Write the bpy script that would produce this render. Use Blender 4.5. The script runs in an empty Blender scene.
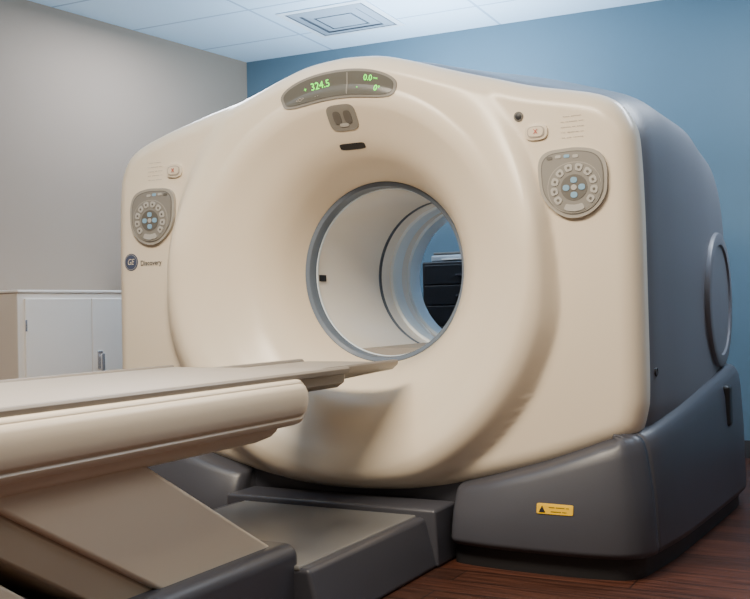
import bpy, math, random
import numpy as np
from mathutils import Matrix, Vector
random.seed(4)
S = bpy.context.scene
COL = S.collection
PI = math.pi

# ---------------------------------------------------------------- materials
def mat(name, col, rough=.5, metal=0, noise=0, nscale=8, bump=0, bscale=60, spec=.5, emit=None, estr=1, coat=0):
    m = bpy.data.materials.new(name); m.use_nodes = True
    nt = m.node_tree; b = nt.nodes['Principled BSDF']
    b.inputs['Base Color'].default_value = (*col, 1)
    b.inputs['Roughness'].default_value = rough
    b.inputs['Metallic'].default_value = metal
    b.inputs['Specular IOR Level'].default_value = spec
    b.inputs['Coat Weight'].default_value = coat
    if emit:
        b.inputs['Emission Color'].default_value = (*emit, 1)
        b.inputs['Emission Strength'].default_value = estr
    tc = nt.nodes.new('ShaderNodeTexCoord')
    if noise:
        n = nt.nodes.new('ShaderNodeTexNoise'); n.inputs['Scale'].default_value = nscale; n.inputs['Detail'].default_value = 6
        nt.links.new(tc.outputs['Object'], n.inputs['Vector'])
        mx = nt.nodes.new('ShaderNodeMix'); mx.data_type = 'RGBA'
        mx.inputs[6].default_value = (*[c*(1-noise) for c in col], 1)
        mx.inputs[7].default_value = (*[min(1, c*(1+noise)) for c in col], 1)
        nt.links.new(n.outputs['Fac'], mx.inputs[0]); nt.links.new(mx.outputs[2], b.inputs['Base Color'])
    if bump:
        n2 = nt.nodes.new('ShaderNodeTexNoise'); n2.inputs['Scale'].default_value = bscale; n2.inputs['Detail'].default_value = 3
        nt.links.new(tc.outputs['Object'], n2.inputs['Vector'])
        bp = nt.nodes.new('ShaderNodeBump'); bp.inputs['Strength'].default_value = bump; bp.inputs['Distance'].default_value = .002
        nt.links.new(n2.outputs['Fac'], bp.inputs['Height']); nt.links.new(bp.outputs['Normal'], b.inputs['Normal'])
    return m

CREAM = mat('cream_plastic', (.77, .665, .52), .28, noise=.012, nscale=3, bump=.03, bscale=250)
CREAM2 = mat('table_cream', (.68, .585, .455), .36, noise=.02, nscale=3)
TAN = mat('tan_arm_plastic', (.36, .285, .205), .5, noise=.03)
DARKBLUE = mat('blue_grey_cover', (.138, .135, .152), .42, noise=.05, nscale=4, bump=.1, bscale=200)
CHAR = mat('charcoal_plastic', (.055, .056, .069), .40, noise=.06, nscale=5, bump=.1, bscale=180)
SLEDTOP = mat('sled_grey', (.18, .178, .175), .28, noise=.01)
BLACK = mat('black_plastic', (.012, .012, .014), .5, noise=.1)
PADGREY = mat('grey_vinyl', (.33, .295, .26), .5, noise=.03, bump=.1)
CRADLE = mat('cradle_grey', (.22, .195, .17), .35, noise=.05)
LINER = mat('bore_liner_white', (.90, .87, .81), .20, noise=.015)
RINGM = mat('throat_ring_blue_grey', (.14, .175, .23), .25, noise=.05)
RINGL = mat('joint_ring_light', (.74, .85, .94), .3, noise=.02)
PANEL = mat('panel_grey', (.22, .205, .18), .5, noise=.04)
PANELD = mat('panel_dark_grey', (.12, .11, .095), .45, noise=.05)
PANELL = mat('panel_light_grey', (.33, .305, .265), .45, noise=.03)
BTN = mat('button_grey', (.42, .40, .365), .4, noise=.03)
BTNB = mat('button_blue', (.20, .33, .43), .35, noise=.03, emit=(.25, .5, .7), estr=.16)
SCREEN = mat('display_glass', (.12, .115, .10), .25, noise=.05)
GREEN = mat('green_digit', (.1, .8, .1), .5, noise=.01, emit=(.16, 1, .04), estr=2.2)
PRINTG = mat('print_grey', (.38, .33, .28), .6, noise=.02)
PRINTD = mat('print_dark', (.05, .045, .045), .6, noise=.02)
BLUEINK = mat('emblem_blue', (.055, .072, .13), .5, noise=.02)
YELLOW = mat('label_yellow', (.85, .50, .005), .5, noise=.03)
REDI = mat('red_ink', (.5, .08, .05), .5, noise=.02)
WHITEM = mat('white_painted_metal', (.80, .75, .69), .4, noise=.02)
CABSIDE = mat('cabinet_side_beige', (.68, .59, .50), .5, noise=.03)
CHROME = mat('bright_chrome', (.72, .72, .74), .25, metal=.75, noise=.03)
LGREY = mat('light_grey_plastic', (.40, .43, .46), .4, noise=.03)
VENTW = mat('vent_white', (.74, .83, .92), .5, noise=.02)
VENTS = mat('vent_slat_blue_grey', (.33, .40, .48), .5, noise=.03)
VENTD = mat('vent_grey', (.08, .09, .11), .6, noise=.05)
WALLL = mat('greige_wall_paint', (.335, .270, .212), .85, noise=.03, nscale=2, bump=.15, bscale=120)
WALLB = mat('blue_wall_paint', (.115, .188, .240), .85, noise=.03, nscale=2, bump=.15, bscale=120)
BASEB = mat('charcoal_baseboard', (.05, .045, .045), .6, noise=.05)

def floor_mat():
    m = bpy.data.materials.new('red_brown_planks'); m.use_nodes = True
    nt = m.node_tree; b = nt.nodes['Principled BSDF']
    tc = nt.nodes.new('ShaderNodeTexCoord'); mp = nt.nodes.new('ShaderNodeMapping')
    nt.links.new(tc.outputs['Object'], mp.inputs[0])
    br = nt.nodes.new('ShaderNodeTexBrick'); br.inputs['Scale'].default_value = 1
    br.inputs['Brick Width'].default_value = 1.1; br.inputs['Row Height'].default_value = .13
    br.inputs['Mortar Size'].default_value = .0025
    br.inputs['Color1'].default_value = (.080, .029, .017, 1); br.inputs['Color2'].default_value = (.040, .018, .012, 1)
    br.inputs['Mortar'].default_value = (.012, .008, .007, 1)
    nt.links.new(mp.outputs[0], br.inputs['Vector'])
    mp2 = nt.nodes.new('ShaderNodeMapping'); mp2.inputs['Scale'].default_value = (1.5, 22, 1)
    nt.links.new(tc.outputs['Object'], mp2.inputs[0])
    n = nt.nodes.new('ShaderNodeTexNoise'); n.inputs['Scale'].default_value = 2.5; n.inputs['Detail'].default_value = 8
    nt.links.new(mp2.outputs[0], n.inputs['Vector'])
    mx = nt.nodes.new('ShaderNodeMix'); mx.data_type = 'RGBA'; mx.blend_type = 'MULTIPLY'; mx.inputs[0].default_value = .8
    cr = nt.nodes.new('ShaderNodeValToRGB'); cr.color_ramp.elements[0].color = (.35, .3, .3, 1); cr.color_ramp.elements[1].color = (1.35, 1.3, 1.3, 1)
    cr.color_ramp.elements[0].position = .35; cr.color_ramp.elements[1].position = .65
    nt.links.new(n.outputs['Fac'], cr.inputs[0])
    nt.links.new(br.outputs['Color'], mx.inputs[6]); nt.links.new(cr.outputs[0], mx.inputs[7])
    nt.links.new(mx.outputs[2], b.inputs['Base Color']); b.inputs['Roughness'].default_value = .42
    b.inputs['Specular IOR Level'].default_value = .22
    return m
def ceil_mat():
    m = bpy.data.materials.new('ceiling_tiles'); m.use_nodes = True
    nt = m.node_tree; b = nt.nodes['Principled BSDF']
    tc = nt.nodes.new('ShaderNodeTexCoord'); mp = nt.nodes.new('ShaderNodeMapping')
    mp.inputs['Rotation'].default_value = (0, 0, -math.radians(2.3)); mp.inputs['Location'].default_value = (.25, .13, 0)
    nt.links.new(tc.outputs['Object'], mp.inputs[0])
    br = nt.nodes.new('ShaderNodeTexBrick'); br.offset = 0; br.inputs['Scale'].default_value = 1
    br.inputs['Brick Width'].default_value = 1.22; br.inputs['Row Height'].default_value = .61
    br.inputs['Mortar Size'].default_value = .009; br.inputs['Mortar Smooth'].default_value = .1
    br.inputs['Color1'].default_value = (.62, .81, .98, 1); br.inputs['Color2'].default_value = (.65, .84, 1.0, 1)
    br.inputs['Mortar'].default_value = (.36, .51, .67, 1)
    nt.links.new(mp.outputs[0], br.inputs['Vector']); nt.links.new(br.outputs['Color'], b.inputs['Base Color'])
    n = nt.nodes.new('ShaderNodeTexNoise'); n.inputs['Scale'].default_value = 90
    nt.links.new(tc.outputs['Object'], n.inputs['Vector'])
    bp = nt.nodes.new('ShaderNodeBump'); bp.inputs['Strength'].default_value = .3; bp.inputs['Distance'].default_value = .003
    nt.links.new(n.outputs['Fac'], bp.inputs['Height']); nt.links.new(bp.outputs['Normal'], b.inputs['Normal'])
    b.inputs['Roughness'].default_value = .9
    return m
FLOORM = floor_mat(); CEILM = ceil_mat()

# ---------------------------------------------------------------- helpers
def mk(name, V, F, m, parent=None, smooth=True, bevel=0, angle=None, seg=3):
    me = bpy.data.meshes.new(name); me.from_pydata([tuple(map(float, v)) for v in V], [], F); me.update()
    me.materials.append(m)
    for p in me.polygons: p.use_smooth = smooth
    o = bpy.data.objects.new(name, me); COL.objects.link(o)
    if parent:
        o.parent = parent
        root = parent
        o.matrix_parent_inverse = WM[parent.name].inverted()
    WM[o.name] = Matrix.Identity(4)
    if angle is not None:
        me.set_sharp_from_angle(angle=math.radians(angle))
    if bevel:
        bm = o.modifiers.new('bevel', 'BEVEL'); bm.width = bevel; bm.segments = seg; bm.limit_method = 'ANGLE'; bm.angle_limit = math.radians(35)
        wn = o.modifiers.new('wn', 'WEIGHTED_NORMAL'); wn.keep_sharp = False
    return o
WM = {}
def thing(name, label, cat, loc=(0, 0, 0), rz=0):
    o = bpy.data.objects.new(name, None); COL.objects.link(o)
    o.location = loc; o.rotation_euler = (0, 0, rz); o.empty_display_size = .1
    o['label'] = label; o['category'] = cat
    WM[o.name] = Matrix.Translation(loc) @ Matrix.Rotation(rz, 4, 'Z')
    return o
def boxv(x0, x1, y0, y1, z0, z1, M=None):
    V = [Vector((x, y, z)) for z in (z0, z1) for y in (y0, y1) for x in (x0, x1)]
    if M is not None: V = [M @ v for v in V]
    return V, [(0, 2, 3, 1), (4, 5, 7, 6), (0, 1, 5, 4), (2, 6, 7, 3), (0, 4, 6, 2), (1, 3, 7, 5)]
def box(name, x0, x1, y0, y1, z0, z1, m, parent=None, bevel=.004, M=None, seg=3):
    V, F = boxv(x0, x1, y0, y1, z0, z1, M)
    return mk(name, V, F, m, parent, smooth=bevel > 0, bevel=bevel, seg=seg)
def multibox(name, L, m, parent=None, bevel=.002, M=None):
    V = []; F = []
    for b in L:
        v, f = boxv(*b, M); k = len(V); V += v; F += [tuple(i+k for i in q) for q in f]
    return mk(name, V, F, m, parent, smooth=bevel > 0, bevel=bevel)
def struct(o):
    o['kind'] = 'structure'; return o
def crom(P, n=8, closed=False):
    out = []
    N = len(P)
    for i in range(N-1):
        p0 = P[max(i-1, 0)]; p1 = P[i]; p2 = P[i+1]; p3 = P[min(i+2, N-1)]
        for k in range(n):
            t = k/n
            out.append(tuple(.5*((2*p1[j])+(-p0[j]+p2[j])*t+(2*p0[j]-5*p1[j]+4*p2[j]-p3[j])*t*t+(-p0[j]+3*p1[j]-3*p2[j]+p3[j])*t**3) for j in range(2)))
    out.append(tuple(P[-1]))
    return out
def mirror_poly(half):          # half profile from top centre to bottom centre on +x; the far shoulder is a little fuller
    r = crom(half, 5)
    def L(x, z):
        up = .030*math.exp(-((x-.76)/.24)**2) if z > 1.4 else 0
        return (-x*(1+.025*max(0, min(1, (x-.7)/.3))), z+up)
    return r + [L(x, z) for x, z in reversed(r[1:-1])]
def loft(rings, closed=True, cap0=False, cap1=False):
    V = [v for r in rings for v in r]; n = len(rings[0]); F = []
    for i in range(len(rings)-1):
        for j in range(n if closed else n-1):
            k = (j+1) % n
            F.append((i*n+j, i*n+k, (i+1)*n+k, (i+1)*n+j))
    if cap0: F.append(tuple(range(n))[::-1])
    if cap1: F.append(tuple((len(rings)-1)*n+j for j in range(n)))
    return V, F

# ---------------------------------------------------------------- scanner body maths
ZC = 1.047
FP = [(0, 1.867), (.15, 1.855), (.28, 1.820), (.42, 1.772), (.6, 1.715), (.75, 1.668), (.88, 1.638), (.98, 1.612), (1.05, 1.573), (1.095, 1.50), (1.11, 1.42), (1.118, 1.2), (1.12, .9), (1.12, .6), (1.11, .52), (1.085, .455), (1.0, .415), (.775, .335), (.515, .268), (.3, .228), (0, .217)]
FPOLY = mirror_poly(FP)
FA = np.array(FPOLY); FB = np.roll(FA, -1, axis=0)
def edist(x, z):
    p = np.array((x, z)); d = FB-FA; t = np.clip(((p-FA)*d).sum(1)/(d*d).sum(1), 0, 1)
    return float(np.sqrt((((FA+d*t[:, None])-p)**2).sum(1)).min())
RP = crom([(.34, .43), (.352, .405), (.372, .34), (.418, .215), (.484, .123), (.584, .048), (.65, .004), (.70, -.030), (.742, -.051), (.772, -.054), (.796, -.040), (.814, -.012), (.828, .012), (.850, .026), (1.0, .024), (2.2, .024)], 8)
RPx = np.array([p[0] for p in RP]); RPy = np.array([p[1] for p in RP])
RHO = .075
def sstep(v, a, b):
    v = max(0, min(1, (v-a)/(b-a))); return v*v*(3-2*v)
def ringY(x, z):
    r = math.hypot(x, z-ZC)
    w = 0; w2 = 0; wl = 0; w3 = 0
    if r > .60:
        s = (z-ZC)/r
        w = sstep(s, .35, .85); w2 = sstep(s, .06, .72); wl = sstep(-s, -.16, .30)
    if r > .77: r = .77+(r-.77)*(1-.20*w-.36*wl)
    y = float(np.interp(r, RPx, RPy))
    if y < .022: y += (.022-y)*.80*w2*min(1, (r-.60)/.1 if r > .60 else 0)
    return y
def YF(x, z):
    y = ringY(x, z)
    d = edist(x, z)
    if d < RHO: y += RHO-math.sqrt(max(0, RHO*RHO-(RHO-d)**2))
    return y
NA = 288
ANG = [2*PI*i/NA for i in range(NA)]
def radii(poly):
    A = np.array(poly)-np.array((0, ZC)); B = np.roll(A, -1, axis=0); out = []
    for a in ANG:
        dx, dz = math.cos(a), math.sin(a)
        e = B-A; den = dx*e[:, 1]-dz*e[:, 0]
        with np.errstate(divide='ignore', invalid='ignore'):
            t = (A[:, 0]*e[:, 1]-A[:, 1]*e[:, 0])/den
            s = (A[:, 0]*dz-A[:, 1]*dx)/den
        ok = (t > 0) & (s >= -1e-6) & (s <= 1+1e-6)
        out.append(float(t[ok].max()))
    return np.array(out)
RF = radii(FPOLY)

scanner = thing('ct_scanner', 'large cream and blue-grey ring-shaped medical scanner with round tunnel', 'medical scanner', (0, 0, 0))

# front cover -------------------------------------------------
R0 = .364
ts = list(np.linspace(0, .86, 84)[:-1]) + [.86+.14*math.sin(PI/2*k/18) for k in range(19)]
rings = []
for t in ts:
    row = []
    for i, a in enumerate(ANG):
        r = R0+(RF[i]-R0)*t; x = r*math.cos(a); z = ZC+r*math.sin(a)
        y = YF(x, z) if t < 1 else ringY(x, z)+RHO
        row.append((x, y, z))
    rings.append(row)
last = rings[-1]
for yy in (.11, .135):
    rings.append([(x, max(y, yy), z) for x, y, z in last])
V, F = loft(rings)
mk('front_cover', V, F, CREAM, scanner)

# rear cover ---------------------------------------------------
LOW = [(1.15, .9), (1.15, .6), (1.14, .5), (1.10, .44), (1.0, .40), (.775, .33), (.515, .27), (.3, .24), (0, .23)]
PA = [(x*.992, ZC+(z-ZC)*.992) for x, z in FP]
PB = [(0, 1.868), (.25, 1.845), (.45, 1.79), (.65, 1.725), (.82, 1.675), (.95, 1.643), (1.04, 1.60), (1.10, 1.53), (1.125, 1.42), (1.128, 1.2)]+[(x-.02, z) for x, z in LOW]
PC = [(0, 1.878), (.2, 1.873), (.39, 1.85), (.65, 1.79), (.875, 1.72), (1.0, 1.672), (1.085, 1.605), (1.125, 1.51), (1.14, 1.38), (1.148, 1.1)]+LOW
PD = [(0, 1.870), (.2, 1.865), (.39, 1.845), (.65, 1.78), (.875, 1.72), (1.02, 1.665), (1.11, 1.585), (1.15, 1.47), (1.165, 1.3), (1.172, 1.1)]+[(x+.02*(x > .5), z) for x, z in LOW]
PE = [(0, 1.82), (.2, 1.815), (.39, 1.80), (.65, 1.73), (.875, 1.665), (1.02, 1.61), (1.11, 1.53), (1.15, 1.42), (1.17, 1.28), (1.178, 1.1)]+[(x+.025*(x > .5), z) for x, z in LOW]
KY = [.10, .20, .5, 1.0, 1.38]
KR = [radii(mirror_poly(p)) for p in (PA, PB, PC, PD, PE)]
rings = []
def radAt(y):
    for i in range(len(KY)-1):
        if y <= KY[i+1]+1e-9:
            t = (y-KY[i])/(KY[i+1]-KY[i]); t = t*t*(3-2*t) if i < 1 else t
            return KR[i]*(1-t)+KR[i+1]*t
def ringR(R, y): return [(R[i]*math.cos(a), y, ZC+R[i]*math.sin(a)) for i, a in enumerate(ANG)]
for y in [.10, .13, .16, .2, .26, .34, .42, .5, .62, .75, .88, 1.0, 1.1, 1.2, 1.3, 1.38]:
    rings.append(ringR(radAt(y), y))
RE = KR[-1]
for k in range(1, 9):
    a = PI/2*k/8; rings.append(ringR(RE-.12*(1-math.cos(a)), 1.38+.12*math.sin(a)))
RB = rings[-1]
for t in (.25, .5, .75, 1):
    rings.append(ringR((RE-.12)*(1-t)+.47*t, 1.50))
for r, y in ((.44, 1.497), (.41, 1.485), (.385, 1.46), (.367, 1.43), (.358, 1.40)):
    rings.append(ringR(np.full(NA, r), y))
V, F = loft(rings)
mk('rear_cover', V, F, DARKBLUE, scanner)

# bore -----------------------------------------------------------
def revolve(name, prof, m, parent=scanner, n=128, zc=ZC):
    rings = [[(r*math.cos(2*PI*i/n), y, zc+r*math.sin(2*PI*i/n)) for i in range(n)] for r, y in prof]
    V, F = loft(rings); return mk(name, V, F, m, parent, angle=40)
revolve('throat_ring', [(.376, .39), (.373, .350), (.366, .344), (.352, .350), (.348, .362), (.347, .400), (.352, .405)], RINGM)
revolve('throat_trim', [(.349, .400), (.344, .402), (.344, .412), (.349, .415)], RINGL)
revolve('bore_liner', [(.352, .400), (.350, .98)], LINER)
revolve('bore_groove', [(.3505, .98), (.358, .982), (.358, 1.008), (.3495, 1.010)], RINGM)
revolve('rear_bore_liner', [(.350, 1.010), (.350, 1.405), (.358, 1.41)], LINER)
revolve('bore_joint_ring', [(.3505, 1.10), (.338, 1.105), (.336, 1.12), (.336, 1.20), (.3495, 1.205)], RINGL)
revolve('rear_rim', [(.352, 1.29), (.338, 1.295), (.335, 1.405), (.345, 1.430), (.37, 1.445)], RINGL)
def bore_window(y, angd, w, h):
    a = math.radians(angd); V = []
    for (dy, da) in ((-w/2, -h/2), (w/2, -h/2), (w/2, h/2), (-w/2, h/2)):
        for rr in (.352, .346):
            V.append((rr*math.cos(a+da/.35), y+dy, ZC+rr*math.sin(a+da/.35)))
    return mk('laser_window', V, [(1, 3, 5, 7), (0, 2, 3, 1), (2, 4, 5, 3), (4, 6, 7, 5), (6, 0, 1, 7)], BLACK, scanner, smooth=False)
bore_window(.455, 182, .05, .028)
bore_window(.455, -2, .05, .035)

# surface patches --------------------------------------------------
def patch(name, fn, m, parent, off=.002, depth=.006, nr=5, ns=48, dome=0, surf=YF):
    V = []; F = []
    x, z = fn(0, 0); V.append((x, surf(x, z)-off-dome, z))
    for i in range(1, nr+1):
        for j in range(ns):
            p = i/nr; x, z = fn(p, 2*PI*j/ns); V.append((x, surf(x, z)-off-dome*(1-p*p), z))
    for j in range(ns):
        x, z = fn(1, 2*PI*j/ns); V.append((x, surf(x, z)-off+depth, z))
    for j in range(ns):
        k = (j+1) % ns; F.append((0, 1+j, 1+k))
        for i in range(nr): a = 1+i*ns; F.append((a+j, a+ns+j, a+ns+k, a+k))
    return mk(name, V, F, m, parent, angle=50)
def sup(cx, cz, a, b, n=2, rot=0):
    cr, sr = math.cos(rot), math.sin(rot)
    def f(p, t):
        c, s = math.cos(t), math.sin(t)
        x = a*p*math.copysign(abs(c)**(2/n), c); z = b*p*math.copysign(abs(s)**(2/n), s)
        return cx+x*cr-z*sr, cz+x*sr+z*cr
    return f
def polar(r0, hr, a0, ha, n=4, cx=0, cz=ZC):      # patch following a circle; a0 measured from the top, clockwise
    def f(p, t):
        c, s = math.cos(t), math.sin(t)
        u = ha*p*math.copysign(abs(c)**(2/n), c); v = hr*p*math.copysign(abs(s)**(2/n), s)
        a = a0+u; r = r0+v
        return cx+r*math.sin(a), cz+r*math.cos(a)
    return f
def text(name, body, size, x, z, m, parent, off=.003, rot=0, surf=YF, sx=1, align='CENTER', shear=0, bold=0):
    c = bpy.data.curves.new('t', 'FONT'); c.body = body; c.size = size; c.align_x = align; c.align_y = 'CENTER'; c.shear = shear
    c.space_line = .95; c.offset = bold
    t = bpy.data.objects.new('t', c); COL.objects.link(t)
    bpy.context.view_layer.update()
    dg = bpy.context.evaluated_depsgraph_get()
    me = bpy.data.meshes.new_from_object(t.evaluated_get(dg))
    V = []; cr, sr = math.cos(rot), math.sin(rot)
    for v in me.vertices:
        a, b = v.co.x*sx, v.co.y; X = x+a*cr-b*sr; Z = z+a*sr+b*cr
        V.append((X, surf(X, Z)-off, Z))
    F = [tuple(p.vertices) for p in me.polygons]
    bpy.data.objects.remove(t); bpy.data.meshes.remove(me)
    return mk(name, V, F, m, parent, smooth=False)

# display panel on the top of the ring
DA = .362
bez = patch('display_panel', polar(.705, .054, .0, DA, 3.2), PANEL, scanner, off=.004, depth=.010, nr=6, ns=96)
patch('display_screen', polar(.705, .044, 0, DA-.018, 3.2), SCREEN, bez, off=.0058, depth=.003, ns=96)
patch('display_divider', polar(.705, .041, .065, .004, 4), PANEL, bez, off=.0070, depth=.003, ns=24)
def dtext(body, size, r, a, sx=1, m=GREEN, name='green_readout'):
    text(name, body, size, r*math.sin(a), ZC+r*math.cos(a), m, bez, off=.0085, rot=-a, sx=sx)
dtext('324.5', .038, .712, -.10, 1.02)
dtext('0.0', .031, .724, .19, .98)
dtext('0', .031, .690, .245, .98)
dtext('°', .028, .688, .264, .9)
dtext('+', .022, .712, -.195, 1)
dtext('<O>', .020, .682, -.24, 1, PRINTG, 'printed_symbol')
dtext('- -', .018, .676, -.13, 1, PRINTG, 'printed_symbol')
dtext('mm', .012, .726, .235, 1)
dtext('-', .022, .690, .13, 1)

# speaker / light pod below display
pod = patch('breathing_light_pod', sup(0, ZC+.584, .062, .045, 4), PANEL, scanner, off=.004, depth=.010, ns=56)
patch('breathing_light', sup(-.022, ZC+.584, .016, .022, 3), PANELD, pod, off=.007, depth=.004, ns=32)
patch('breathing_light', sup(.024, ZC+.584, .016, .022, 3), PANELD, pod, off=.007, depth=.004, ns=32)
patch('pod_window', sup(0, ZC+.558, .02, .006, 3), BTN, pod, off=.007, depth=.004, ns=24)
patch('laser_slot', sup(.0, ZC+.484, .056, .011, 5), BLACK, scanner, off=.0015, depth=.003, ns=48)

# control panels -----------------------------------------------------
FLAT = lambda x, z: .0185
def shield(cx, cz, R, mir):
    def f(p, t):
        def g(c, w): return math.exp(-((((t-math.radians(c)+PI) % (2*PI))-PI)/w)**2)
        r = R*(1+.24*g(138, .40)+.11*g(45, .40)-.05*g(225, .5)-.03*g(0, .3))
        x = p*r*math.cos(t); z = p*r*math.sin(t)
        return cx+mir*x, cz+z
    return f
def control(side):
    s = side; cx, cz = (.908 if s > 0 else -.920), 1.306
    cp = patch('control_panel', shield(cx, cz, .119, s), PANELL, scanner, off=.0085, depth=.022, ns=96, surf=FLAT)
    cp['label'] = 'grey rounded control keypad'
    P = lambda nm, fn, m, off, depth=.003, nr=3, ns=64: patch(nm, fn, m, cp, off=off-.0015, depth=depth, nr=nr, ns=ns, surf=FLAT)
    P('panel_rim', shield(cx, cz, .108, s), PANELD, .0112, .002, ns=96)
    P('panel_face', shield(cx, cz, .1045, s), PANEL, .0122, ns=96)
    kx, kz = cx+s*.004, cz-.016
    P('keypad_rim', sup(kx, kz, .093, .087, 2.15), PANELL, .0132)
    P('keypad_recess', sup(kx, kz, .090, .084, 2.15), PANEL, .0142)
    for k, a in enumerate([-2.20, -1.72, -1.24, -.76, -.26, .26, .76, 1.24, 1.72, 2.20]):
        P('button', polar(.069, .0125, a, .185, 3.2, kx, kz), BTN, .0168, nr=2, ns=28)
        P('button_mark', polar(.069, .0045, a, .07, 3, kx, kz), PANELD, .0178, .001, nr=1, ns=12)
    P('button', polar(.070, .011, PI, .48, 6, kx, kz), BTN, .0168, nr=2, ns=40)
    P('inner_keypad', sup(kx, kz, .046, .044), PANELD, .0154, ns=48)
    for dx, dz in ((0, .025), (0, -.025), (.027, 0), (-.027, 0)):
        P('blue_button', sup(kx+dx, kz+dz, .0115, .0100, 2.5), BTNB, .0178, nr=2, ns=20)
    P('button', sup(kx, kz, .010, .0095, 2), BTN, .0178, nr=2, ns=20)
    for q in range(4):
        P('status_light', sup(cx-s*(.080-.030*q), cz+.089+.003*math.sin(q), .010, .0055, 4), (PANELD, BTN, BTNB, BTN)[q], .0140, nr=2, ns=14)
    bx = .779 if s > 0 else -.800
    sb = patch('stop_button', sup(bx, 1.492, .040, .028, 3), CREAM2, scanner, off=.008, depth=.013, ns=48, dome=.002)
    patch('stop_button_ring', sup(bx, 1.492, .031, .020, 3), PRINTG, sb, off=.0110, depth=.003, ns=32)
    patch('stop_button_cap', sup(bx, 1.492, .027, .0165, 3), CREAM2, sb, off=.0130, depth=.003, ns=32)
    text('printed_symbol', 'X', .022, bx, 1.492, REDI, sb, off=.0160, bold=.0004)
    text('printed_notice', '---- ------\n-- ------- ---\n------ -- ----\n--- ------- --\n-- --- ------', .019, s*.905, 1.50, PRINTG, scanner, off=.002, sx=.95)
control(1); control(-1)
eye = patch('sensor_eye', sup(.715, 1.553, .017, .017), PANELD, scanner, off=.004, depth=.008, ns=32)
patch('sensor_lens', sup(.715, 1.553, .011, .011), BLACK, eye, off=.006, depth=.003, ns=24, dome=.002)

# round emblem with script monogram, and word mark
ex, ez, ER = -1.046, 1.119, .037
em = patch('round_emblem', sup(ex, ez, ER, ER), BLUEINK, scanner, off=.0015, depth=.003, ns=40)
em['label'] = 'dark blue round emblem with light monogram'
ring = [[(ex+q*math.cos(2*PI*i/48), YF(ex+q*math.cos(2*PI*i/48), ez)-.003, ez+q*math.sin(2*PI*i/48)) for i in range(48)] for q in (.0308, .0328)]
V, F = loft(ring); mk('emblem_circle', V, F, BTN, em)
text('emblem_letters', 'GE', .036, ex-.001, ez, CREAM, em, off=.0045, shear=.28, sx=.80)
text('word_mark', 'Discovery', .030, -.936, 1.112, PRINTD, scanner, off=.0035, sx=.93, bold=.0003)

# base -----------------------------------------------------------------
halfplan = [(0, .06), (.435, .06), (.450, .048), (.458, .01), (.462, -.050), (.50, -.080), (.66, -.102), (.9, -.104), (1.04, -.088), (1.105, -.055), (1.14, .0), (1.155, .08), (1.19, .35), (1.225, .9), (1.245, 1.3), (1.23, 1.45), (1.17, 1.53), (1.0, 1.56), (.5, 1.56), (0, 1.56)]
hp = crom(halfplan, 6)
plan = hp+[(-x, y) for x, y in reversed(hp[1:-1])]
def ztop(x, y):
    z = float(np.interp(abs(x), [0, .3, .515, .775, 1.0, 1.12], [.205, .225, .268, .342, .422, .452]))
    return z+.160*max(0, min(1, y/1.3))
PN = np.array(plan); T = np.roll(PN, -1, 0)-np.roll(PN, 1, 0); T /= np.linalg.norm(T, axis=1)[:, None]
NIN = np.stack([-T[:, 1], T[:, 0]], 1)
cen = np.array((0, .7))
if ((cen-PN)*NIN).sum() < 0: NIN = -NIN
NUP = NIN.copy()
for i, (x, y) in enumerate(plan):
    if y < .2:
        w = max(0, min(1, (abs(x)-.50)/.14)); v = NIN[i]*w+np.array((0, 1.0))*(1-w); NUP[i] = v/np.linalg.norm(v)
# z (absolute) or fraction of height, lift, inset at the front, inset at the sides
secs = [(.075, 0, 0, .012, .012), (.095, 0, 0, 0, 0), (None, .50, 0, .022, .005), (None, .84, 0, .050, .014), (None, .93, 0, .060, .022), (None, .975, 0, .072, .032), (None, 1.0, .000, .088, .046), (None, 1.0, .010, .14, .10), (None, 1.0, .030, .22, .20)]
rr = []
for z, f, up, insf, inss in secs:
    row = []
    for i, (x, y) in enumerate(plan):
        fr = max(0, min(1, (.12-y)/.15))
        ins = inss+(insf-inss)*fr
        q = PN[i]+(NUP[i] if z is None else NIN[i]*.3)*ins; zt = ztop(x, y)
        row.append((q[0], q[1], z if z is not None else .095+(zt-.095)*f+up))
    rr.append(row)
n = len(plan)
def base_part(name, test):
    idx = {}; V = []; F = []
    for i in range(len(rr)-1):
        for j in range(n):
            k = (j+1) % n
            mx = (PN[j]+PN[k])/2
            if not test(mx): continue
            q = []
            for (a, b) in ((i, j), (i, k), (i+1, k), (i+1, j)):
                if (a, b) not in idx: idx[(a, b)] = len(V); V.append(rr[a][b])
                q.append(idx[(a, b)])
            F.append(tuple(q))
    o = mk(name, V, F, CHAR, scanner, angle=60)
    so = o.modifiers.new('s', 'SOLIDIFY'); so.thickness = .006; so.offset = 0
    return o
for s in (1, -1):
    base_part('base_front_cover', lambda m: m[1] < .055 and m[0]*s > 0.3)
    base_part('base_side_cover', lambda m: m[0]*s > .6 and m[1] > .06)
toe = [[(PN[i][0]+NIN[i][0]*ins*(abs(PN[i][0]) > .5), PN[i][1]+NIN[i][1]*ins*(abs(PN[i][0]) > .5)+ins*(abs(PN[i][0]) <= .5), z) for i in range(n)] for z, ins in ((0, .03), (.085, .03), (.095, .05))]
V, F = loft(toe); mk('base_toe_plinth', V, F, BLACK, scanner, angle=40)
box('base_bulkhead', -.62, .62, .065, .12, .01, .30, CHAR, scanner, .004)
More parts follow.
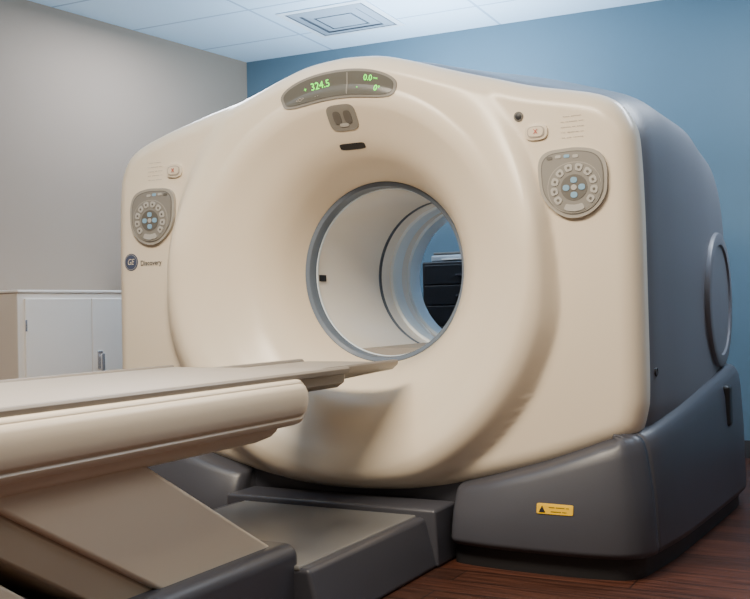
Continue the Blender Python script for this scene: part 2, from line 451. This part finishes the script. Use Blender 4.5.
# warning label on the base
sb = lambda x, z: -.1065+float(np.interp(z, [.095, .232, .325], [0, .022, .050]))
wl = patch('warning_label', sup(.85, .222, .062, .0165, 14), YELLOW, scanner, off=.004, depth=.004, surf=sb, ns=64)
V = [(.796, sb(0, .211)-.006, .211), (.818, sb(0, .211)-.006, .211), (.807, sb(0, .232)-.006, .232)]
mk('warning_triangle', V, [(0, 1, 2)], BLACK, wl, smooth=False)
text('label_print', '---- ------ --\n------- ---', .014, .864, .222, BLACK, wl, off=.0055, surf=sb, sx=1.1, bold=.0003)
# side details: big round cover, latch, screw
def disc_x(name, x0, x1, y, z, r, m, parent, n=64, bev=.012, sx=1):
    prof = [(r, x0), (r, x1-bev), (r-bev*.3, x1-bev*.3), (r-bev, x1), (r*.82, x1), (r*.80, x1-.008), (0.001, x1-.006)]
    rings = [[(sx*xx, y+q*math.cos(2*PI*i/n), z+q*math.sin(2*PI*i/n)) for i in range(n)] for q, xx in prof]
    V, F = loft(rings); return mk(name, V, F, m, parent, angle=40)
for sx in (1, -1):
    disc_x('round_side_cover', 1.15, 1.190, 1.22, .905, .290, DARKBLUE, scanner, sx=sx)
    disc_x('side_screw', 1.10, 1.133, .19, .66, .016, BLACK, scanner, n=20, bev=.003, sx=sx)
box('side_latch', 1.20, 1.240, 1.03, 1.11, .38, .55, BLACK, scanner, .015)
box('side_latch', -1.240, -1.20, 1.03, 1.11, .38, .55, BLACK, scanner, .015)

# ---------------------------------------------------------------- patient table
table = thing('patient_table', 'long cream patient table on sloped lift arms reaching into the scanner ring', 'medical table', (0, -1.6, 0))
def extr_y(name, half, ys, m, parent, end1=None, zc=.635, angle=40, pinch=.10):
    prof = half+[(-x, z) for x, z in reversed(half[1:-1])]
    rows = []
    L = end1 or 0
    y0, y1 = ys
    rows.append([(x, y0, z) for x, z in prof])
    if L:
        for k in range(0, 11):
            a = PI/2*k/10; s = math.cos(a); s = max(s, .02)
            rows.append([(x*(1-pinch*(1-s)), y1-L+L*math.sin(a), zc+(z-zc)*s) for x, z in prof])
    else: rows.append([(x, y1, z) for x, z in prof])
    V, F = loft(rows, cap0=True, cap1=True)
    return mk(name, V, F, m, parent, angle=angle)
rail = [(0, .703), (.30, .703), (.345, .702), (.364, .699), (.372, .692), (.372, .688), (.377, .685), (.383, .672), (.385, .650), (.384, .625), (.380, .606), (.376, .600), (.370, .598), (.368, .594), (.371, .588), (.366, .577), (.350, .570), (.30, .568), (0, .568)]
extr_y('table_body', rail, (-2.75, -.825), CREAM2, table, end1=.060, zc=.636, angle=50)
under = [(0, .572), (.345, .572), (.340, .560), (.325, .545), (.28, .528), (.24, .520), (0, .520)]
extr_y('table_underside', under, (-2.7, -.93), CREAM2, table, end1=.05, zc=.556)
pad = [(0, .712), (.322, .712), (.330, .709), (.332, .700), (0, .700)]
extr_y('table_pad', pad, (-2.7, -.585), PADGREY, table, end1=.006, zc=.706, pinch=.02)
for s in (1, -1):
    sr = [(s*.333, .697), (s*.356, .697), (s*.358, .712), (s*.352, .718), (s*.338, .718), (s*.333, .712)]
    rows = [[(x, y, z) for x, z in sr] for y in (-2.7, -.57)]
    V, F = loft(rows, cap0=True, cap1=True); mk('side_rail', V, F, CRADLE, table, bevel=.002)
car = [(0, .701), (.325, .701), (.335, .694), (.333, .668), (.31, .652), (0, .648)]
extr_y('cradle_carriage', car, (-1.0, -.56), CRADLE, table, end1=.008, zc=.677, pinch=.01)
# cradle: a shallow flat channel with a blunt end
rows = []
for y, t in ((-.9, 1), (-.5, 1.1), (-.2, .95), (.030, .80), (.036, .74)):
    half = [(0, .692), (.10, .692), (.168, .693), (.188, .696), (.194, .704), (.200, .707), (.216, .707), (.221, .702), (.219, .690), (.20, .70-.036*t), (.13, .70-.052*t), (0, .70-.056*t)]
    rows.append([(x, y, z) for x, z in half+[(-x, z) for x, z in reversed(half[1:-1])]])
V, F = loft(rows, cap0=True, cap1=True); mk('cradle', V, F, CRADLE, table, angle=40, bevel=0)
tip = [(0, .699), (.165, .699), (.180, .697), (.185, .692), (0, .690)]
extr_y('cradle_pad', tip, (-.58, .028), PADGREY, table, end1=.004, zc=.695, pinch=.02)
# bed support strip inside the tunnel
bs = [(0, .732), (.140, .732), (.146, .728), (.130, .715), (.06, .703), (0, .700)]
prof = bs+[(-x, z) for x, z in reversed(bs[1:-1])]
V, F = loft([[(x, y, z) for x, z in prof] for y in (.42, 1.35)], cap0=True, cap1=True)
mk('tunnel_bed_support', V, F, PADGREY, scanner, angle=30)
def slab(name, prof, x0, x1, m, bevel=.01):
    V = [(x0, y, z) for y, z in prof]+[(x1, y, z) for y, z in prof]; k = len(prof)
    F = [tuple(range(k)), tuple(range(2*k-1, k-1, -1))]+[(i, k+i, k+(i+1) % k, (i+1) % k) for i in range(k)]
    return mk(name, V, F, m, table, bevel=bevel)
slab('lift_arm_cover', [(-.86, .19), (-1.475, .552), (-1.96, .552), (-1.34, .19)], -.30, .30, CREAM2, .012)
slab('lower_lift_arm', [(-1.31, .18), (-1.93, .548), (-2.10, .548), (-1.50, .18)], -.27, .285, TAN, .008)
slab('rear_lift_arm', [(-1.60, .18), (-2.14, .548), (-2.5, .548), (-2.0, .18)], -.27, .27, CREAM2, .008)
box('table_base', -.35, .35, -2.7, -.855, 0, .236, CHAR, table, .04, seg=6)
# sled between base and scanner
def taper(name, x0t, x0b, y0, y1, zb, zt, m, bevel):
    V = [(-x0b, y0, zb), (x0b, y0, zb), (x0b, y1, zb), (-x0b, y1, zb), (-x0t, y0, zt), (x0t, y0, zt), (x0t, y1, zt), (-x0t, y1, zt)]
    return mk(name, V, [(3, 2, 1, 0), (4, 5, 6, 7), (0, 1, 5, 4), (1, 2, 6, 5), (2, 3, 7, 6), (3, 0, 4, 7)], m, table, bevel=bevel)
taper('floor_sled', .40, .445, -.90, -.10, 0, .170, CHAR, .015)
box('sled_top_panel', -.36, .368, -.90, -.12, .160, .176, SLEDTOP, table, .006)
taper('dock_block', .442, .450, -.145, .04, 0, .198, CHAR, .012)

# ---------------------------------------------------------------- room
CX, CY = -2.275, 2.66           # far left corner
HC = 2.70
dL = Vector((.118, .993, 0)).normalized(); nL = Vector((-dL.y, dL.x, 0))
dB = Vector((.999, .0394, 0)).normalized(); nB = Vector((-dB.y, dB.x, 0))
C0 = Vector((CX, CY, 0))
def wall(name, p, d, nout, L0, L1, th, z0, z1, m):
    V = []
    for z in (z0, z1):
        for (a, b) in ((L0, 0), (L1, 0), (L1, th), (L0, th)):
            q = p+d*a+nout*b; V.append((q.x, q.y, z))
    return struct(mk(name, V, [(0, 1, 2, 3), (4, 5, 6, 7), (0, 1, 5, 4), (1, 2, 6, 5), (2, 3, 7, 6), (3, 0, 4, 7)], m, smooth=False))
wall('wall_left', C0, dL, nL, -8.5, .12, .12, 0, HC, WALLL)
wall('wall_back', C0, dB, nB, 0, 6.5, .12, 0, HC, WALLB)
wall('baseboard_left', C0, dL, -nL, -8.5, 0, .012, 0, .10, BASEB)
wall('baseboard_back', C0, dB, -nB, 0, 6.5, .012, 0, .10, BASEB)
o = box('floor', -4.2, 4.3, -6, 3.2, -.05, 0, FLOORM, None, 0); struct(o)
o = box('ceiling', -4.2, 4.3, -6, 3.2, HC, HC+.05, CEILM, None, 0); struct(o)

# ---------------------------------------------------------------- air vent
rzB = math.atan2(dB.y, dB.x)
vent = thing('ceiling_air_vent', 'square blue-grey air vent with nested louvres in the tiled ceiling', 'air vent', (-1.16, 2.10, HC), rzB)
MV = WM[vent.name]
def sqring(name, a0, z0, a1, z1, m):
    V = []
    for a, z in ((a0, z0), (a1, z1), (a1, z1+.003), (a0, z0+.003)):
        V += [MV @ Vector((x*a, y*a, z)) for x, y in ((-1, -1), (1, -1), (1, 1), (-1, 1))]
    F = [(i*4+j, i*4+(j+1) % 4, ((i+1) % 4)*4+(j+1) % 4, ((i+1) % 4)*4+j) for i in range(4) for j in range(4)]
    return mk(name, V, F, m, vent, smooth=False)
sqring('vent_frame', .30, -.006, .262, -.008, VENTW)
box('vent_throat', -.265, .265, -.265, .265, -.004, -.001, VENTD, vent, 0, MV)
sqring('vent_louvre', .248, -.005, .198, -.012, VENTS)
sqring('vent_louvre', .182, -.005, .132, -.012, VENTS)
box('vent_centre', -.115, .115, -.115, .115, -.012, -.006, VENTS, vent, 0, MV)

# ---------------------------------------------------------------- cabinet
cab = thing('storage_cabinet', 'white two-door metal cabinet against the greige wall left of the scanner', 'cabinet', (-2.15, .40, 0), -math.atan2(.118, .993))
MC = WM[cab.name]
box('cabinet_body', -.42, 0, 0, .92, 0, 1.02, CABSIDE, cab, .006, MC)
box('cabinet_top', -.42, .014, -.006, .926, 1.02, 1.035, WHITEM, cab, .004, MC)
box('cabinet_frame', -.004, .004, .0, .92, .0, 1.02, WHITEM, cab, .001, MC)
for k, (y0, y1) in enumerate(((.035, .458), (.464, .888))):
    d = box('cabinet_door', .0042, .020, y0, y1, .05, .99, WHITEM, cab, .004, MC)
    if k == 1:
        multibox('handle', [(.020, .026, y0+.03, y0+.066, .60, .70), (.026, .050, y0+.040, y0+.054, .66, .675), (.040, .054, y0+.035, y0+.056, .58, .685)], CHROME, d, .003, MC)
    if k == 0:
        box('hinge', .018, .024, y0-.004, y0+.008, .15, .21, CHROME, d, .001, MC)
        box('hinge', .018, .024, y0-.004, y0+.008, .82, .88, CHROME, d, .001, MC)

# ---------------------------------------------------------------- black rack behind the scanner
rack = thing('equipment_rack', 'black equipment rack seen through the scanner tunnel', 'equipment rack', (-.33, 2.25, 0))
RDM = mat('rack_drawer_black', (.02, .02, .022), .35, noise=.1)
box('rack_body', -.60, -.06, 2.0, 2.5, .05, 1.165, BLACK, rack, .01)
for k in range(9):
    d = box('rack_drawer', -.58, -.08, 1.985, 2.0, .09+.118*k, .09+.118*k+.110, RDM, rack, .003)
    box('handle', -.38, -.28, 1.975, 1.985, .135+.118*k, .145+.118*k, CHAR, d, .002)
for x in (-.57, -.1):
    for y in (2.05, 2.45):
        disc = [[(x+q*math.cos(2*PI*i/20), y+q*math.sin(2*PI*i/20), z) for i in range(20)] for q, z in ((.02, 0), (.025, .01), (.025, .05))]
        V, F = loft(disc, cap0=True, cap1=True); mk('rack_foot', V, F, PANELD, rack)
pr = thing('desk_printer', 'grey printer with open paper tray on top of the black rack', 'printer', (-.33, 2.25, 1.165))
box('printer_body', -.57, -.12, 2.06, 2.44, 1.165, 1.205, LGREY, pr, .010)
box('paper_tray', -.48, -.20, 2.01, 2.08, 1.172, 1.180, WHITEM, pr, .002)
box('printer_lid', -.56, -.13, 2.07, 2.43, 1.205, 1.222, PANELD, pr, .006)

# ---------------------------------------------------------------- lights
def area(name, loc, rot, sx, sy, power, col):
    l = bpy.data.lights.new(name, 'AREA'); l.shape = 'RECTANGLE'; l.size = sx; l.size_y = sy; l.energy = power; l.color = col
    o = bpy.data.objects.new(name, l); COL.objects.link(o); o.location = loc; o.rotation_euler = rot
    return o
area('front_ceiling_lamp', (.25, -1.75, 2.66), (0, 0, 0), 1.5, .7, 168, (1, .86, .67))
area('front_ceiling_lamp_far', (2.3, -2.2, 2.66), (0, 0, 0), 1.2, .6, 26, (1, .88, .74))
area('rear_ceiling_lamp', (1.9, 1.5, 2.66), (0, 0, 0), 1.2, .6, 52, (.87, .92, 1))
area('rear_left_ceiling_lamp', (-1.75, 1.2, 2.66), (0, 0, 0), .5, .8, 32, (.84, .89, 1))
area('rear_ceiling_fill', (1.9, 1.2, 1.7), (PI, 0, 0), .8, .4, 48, (.66, .84, 1))  # unseen fill aimed upward, added to brighten the ceiling; no real fixture
area('behind_scanner_fill', (-.5, 1.95, 1.72), (PI, 0, 0), .8, .3, 66, (.66, .83, 1))  # added fill hidden behind the scanner, brightens ceiling and upper back wall
area('front_ceiling_fill', (-.9, -.7, 1.95), (PI, 0, 0), .8, .4, 22, (.72, .86, 1))  # added out of frame, stands in for light bounced onto the ceiling
w = bpy.data.worlds.new('w'); S.world = w; w.use_nodes = True
w.node_tree.nodes['Background'].inputs[0].default_value = (1, .90, .80, 1)
w.node_tree.nodes['Background'].inputs[1].default_value = .18

# ---------------------------------------------------------------- camera
cd = bpy.data.cameras.new('camera'); cam = bpy.data.objects.new('camera', cd); COL.objects.link(cam)
cd.sensor_width = 36; cd.lens = 48.0; cd.clip_start = .05
cam.matrix_world = Matrix.Translation((1.891, -3.278, .89)) @ Matrix.Rotation(math.radians(28), 4, 'Z') @ Matrix.Rotation(math.radians(90.63), 4, 'X') @ Matrix.Rotation(math.radians(-1.21), 4, 'Z')
S.camera = cam
